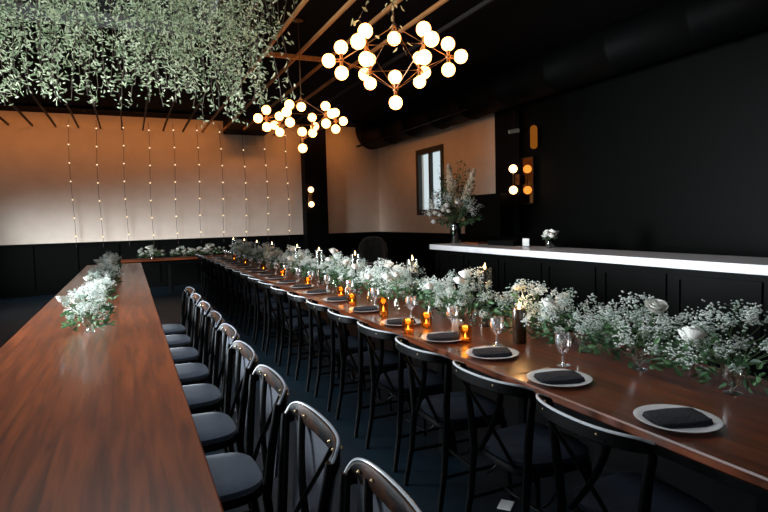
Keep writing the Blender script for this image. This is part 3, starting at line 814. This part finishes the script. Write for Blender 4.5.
# ------------------------------------------------------------------ hanging greenery
def greenery():
    rnd = random.Random(3)
    e = empty('hanging_greenery', (.45, 4.7, ZC-.25)); tag(e, 'large mass of trailing sage green foliage hanging under the skylight', 'hanging plant')
    tw = MB(); a_ = MB(); b_ = MB(); c_ = MB()
    ox, oy, oz = e.location
    def bottom(x):  # lowest z of the mass along X at this plane
        if x < .35: return 2.50
        if x < .66: return 2.52
        if x < .98: return 2.43
        return 2.43 + (x-.98)*1.7
    for i in range(270):
        x = rnd.uniform(-1.3, 1.04); y = 4.85 + rnd.gauss(0,.28)
        if x > .95: y = 4.65 + rnd.gauss(0,.12)
        zt = ZC-.1; zb = bottom(x) + rnd.random()**1.7*1.0
        pts = []; xx, yy = x, y; n = 9
        for j in range(n):
            t = j/(n-1); pts.append((xx-ox, yy-oy, zt+(zb-zt)*t-oz)); xx += rnd.gauss(0,.025); yy += rnd.gauss(0,.025)
        tw.tube(pts, .0022, 3)
        Ltot = zt-zb; m = int(Ltot*50)
        for q in range(m):
            t = rnd.random()**.8; f = t*(n-1); j0 = min(int(f), n-2); fr = f-j0
            p = Vector(pts[j0]).lerp(Vector(pts[j0+1]), fr) + Vector((rnd.gauss(0,.03), rnd.gauss(0,.03), 0))
            d = Vector((rnd.gauss(0,.8), rnd.gauss(0,.8), rnd.uniform(-1.2,.3)))
            (a_ if rnd.random() < .55 else b_).leaf(p, d, rnd.uniform(.024,.054), rnd.uniform(.009,.017))
    # sparse fringe on the right
    for i in range(16):
        x = rnd.uniform(1.0, 1.50); y = 4.6 + rnd.gauss(0,.1); zb = 2.75 + (x-1.0)*.25 + rnd.random()*.9; zt = ZC-.1
        pts = [(x-ox+rnd.gauss(0,.02), y-oy, zt+(zb-zt)*j/6-oz) for j in range(7)]
        tw.tube(pts, .0018, 3)
        for q in range(24):
            t = rnd.uniform(.2,1); f = t*6; j0 = min(int(f),5); p = Vector(pts[j0]).lerp(Vector(pts[j0+1]), f-j0)
            b_.leaf(p + Vector((rnd.gauss(0,.02), rnd.gauss(0,.02), 0)), (rnd.gauss(0,.8), rnd.gauss(0,.8), rnd.uniform(-1.3,.1)), rnd.uniform(.03,.05), .012)
    tw.build('twigs', M['twig'], e)
    for mb, m in ((a_,'sage'),(b_,'sagedark')):
        o = mb.build('foliage', M[m], e); o['kind'] = 'stuff'
greenery()
def vine(x, y, zt, zb, n, label, seed):
    rnd = random.Random(seed); e = empty('hanging_vine', (x, y, zt)); tag(e, label, 'vine')
    pts = [(rnd.gauss(0,.03)*j/4, rnd.gauss(0,.02), (zb-zt)*j/8) for j in range(9)]
    k = MB(); k.tube(pts, .0025, 4); k.build('twig', M['twig'], e)
    k = MB()
    for i in range(n):
        t = rnd.uniform(.35,1); f = t*8; j0 = min(int(f),7); p = Vector(pts[j0]).lerp(Vector(pts[j0+1]), f-j0)
        p += Vector((rnd.gauss(0,.04), rnd.gauss(0,.03), 0))
        k.leaf(p, (rnd.gauss(0,.7), rnd.gauss(0,.7), -1), rnd.uniform(.04,.07), .022)
    k.build('leaves', M['sage'], e)
vine(1.78, 4.1, 4.0, 2.95, 26, 'sparse pale leaf vine hanging left of nearer chandelier top', 1)
vine(1.98, 4.0, 4.0, 2.80, 20, 'sparse pale leaf vine hanging across the left arm of nearer chandelier', 2)
vine(1.92, 3.9, 4.0, 3.05, 24, 'pale leaf vine hanging just left of nearer chandelier rod', 3)
vine(1.30, 4.8, 4.0, 2.62, 26, 'thin vine trailing over the lit wooden header', 4)

# small pale menu card dropped by the near chairs
k = MB(); k.bbox(-.05,.05,-.035,.035,0,.004,.001); o = k.build('menu_card', M['paper']); o.location = (1.74, 2.36, .002); o.rotation_euler = (0,0,.7)
tag(o, 'small pale card lying on the floor below the second chair', 'card')

# ------------------------------------------------------------------ light
W_ = bpy.data.worlds.new('World'); SC.world = W_; W_.use_nodes = True
bg = W_.node_tree.nodes['Background']; bg.inputs[0].default_value = (.86,.97,1,1); bg.inputs[1].default_value = .85
def area(name, loc, rot, sx, sy, power, col, spread=180):
    l = bpy.data.lights.new(name, 'AREA'); l.shape = 'RECTANGLE'; l.size = sx; l.size_y = sy; l.energy = power; l.color = col; l.spread = R(spread)
    o = bpy.data.objects.new(name, l); COL.objects.link(o); o.location = loc; o.rotation_euler = rot
    return o
cool = (.62,.80,1.0)
for (a, b) in wins:
    if b > 8: area('window_daylight', (X0-.28, (a+b)/2, 1.45), (0, R(-79), R(34 if b < 12 else 26)), 1.6, b-a-.1, 42, (.95,.97,1), 40)
    else: area('window_daylight', (X0-.28, (a+b)/2, 1.45), (0, R(-84), R(-16)), 1.8, b-a-.1, 340, (.88,.95,1), 72)
area('window_daylight', ((fx0+fx1)/2, Y0-.28, 1.6), (PI/2, 0, 0), fx1-fx0-.1, 2.1, 6, (.85,.90,1), 90)
area('skylight_daylight', ((SX0+SX1)/2, (SY0+SY1)/2, ZC+.32), (0,0,0), SX1-SX0-.1, SY1-SY0-.1, 150, (.84,.92,1))
# added warm fill lights, unseen, that tone the upper cream walls orange
area('added_wall_fill', (1.2, Y1-.95, ZC-.08), (R(42),0,0), 9.0, .08, 34, (1,.32,.06), 140)
area('added_wall_fill', (5.5, 11.0, 3.38), (0,R(-55),0), .08, 5.2, 6, (1,.32,.05), 120)
# slim black housings, added only to hold those fill lights
k = MB(); k.box(-3.3, 5.7, Y1-.99, Y1-.91, ZC-.06, ZC)
tag(k.build('added_fill_housing', M['black']), 'slim black housing added for the fill light before the back wall', 'added light housing')
k = MB(); k.box(5.46, 5.52, 8.4, 13.6, 3.40, 3.43)
for y in (8.8, 11.0, 13.2): k.tube([(5.49, y, 3.43), (5.49, y, ZC)], .005)
tag(k.build('added_fill_housing', M['black']), 'slim black housing added for the fill light beside the air duct', 'added light housing')
def candle_light(x, y, z, w):
    l = bpy.data.lights.new('candle_glow', 'POINT'); l.energy = w; l.color = (1,.52,.18); l.shadow_soft_size = .02
    o = bpy.data.objects.new('candle_glow', l); COL.objects.link(o); o.location = (x, y, z)
candle_light(2.12, 2.72, 1.02, 1.2)
for x, y in TP[:6]: candle_light(x, y, 1.19, 1.0)
for x, y, s, _ in VP[:8]: candle_light(x, y, .7602+.075*s, .3)

# ------------------------------------------------------------------ camera
f = 560.0
yaw = math.atan(254/f); pitch = math.atan(37/f); roll = .026
F = Vector((math.sin(yaw)*math.cos(pitch), math.cos(yaw)*math.cos(pitch), -math.sin(pitch)))
R0 = Vector((math.cos(yaw), -math.sin(yaw), 0)); U0 = R0.cross(F)
RR = R0*math.cos(roll) - U0*math.sin(roll); UU = U0*math.cos(roll) + R0*math.sin(roll)
cam = bpy.data.cameras.new('Camera'); cam.sensor_width = 36; cam.lens = f/768*36; cam.clip_start = .05
co = bpy.data.objects.new('Camera', cam); COL.objects.link(co)
co.matrix_world = Matrix(((RR.x,UU.x,-F.x,0),(RR.y,UU.y,-F.y,0),(RR.z,UU.z,-F.z,H),(0,0,0,1)))
SC.camera = co
SC.view_settings.view_transform = 'Standard'; SC.view_settings.look = 'None'
SC.view_settings.exposure = 0; SC.view_settings.gamma = 1; SC.view_settings.use_curve_mapping = False
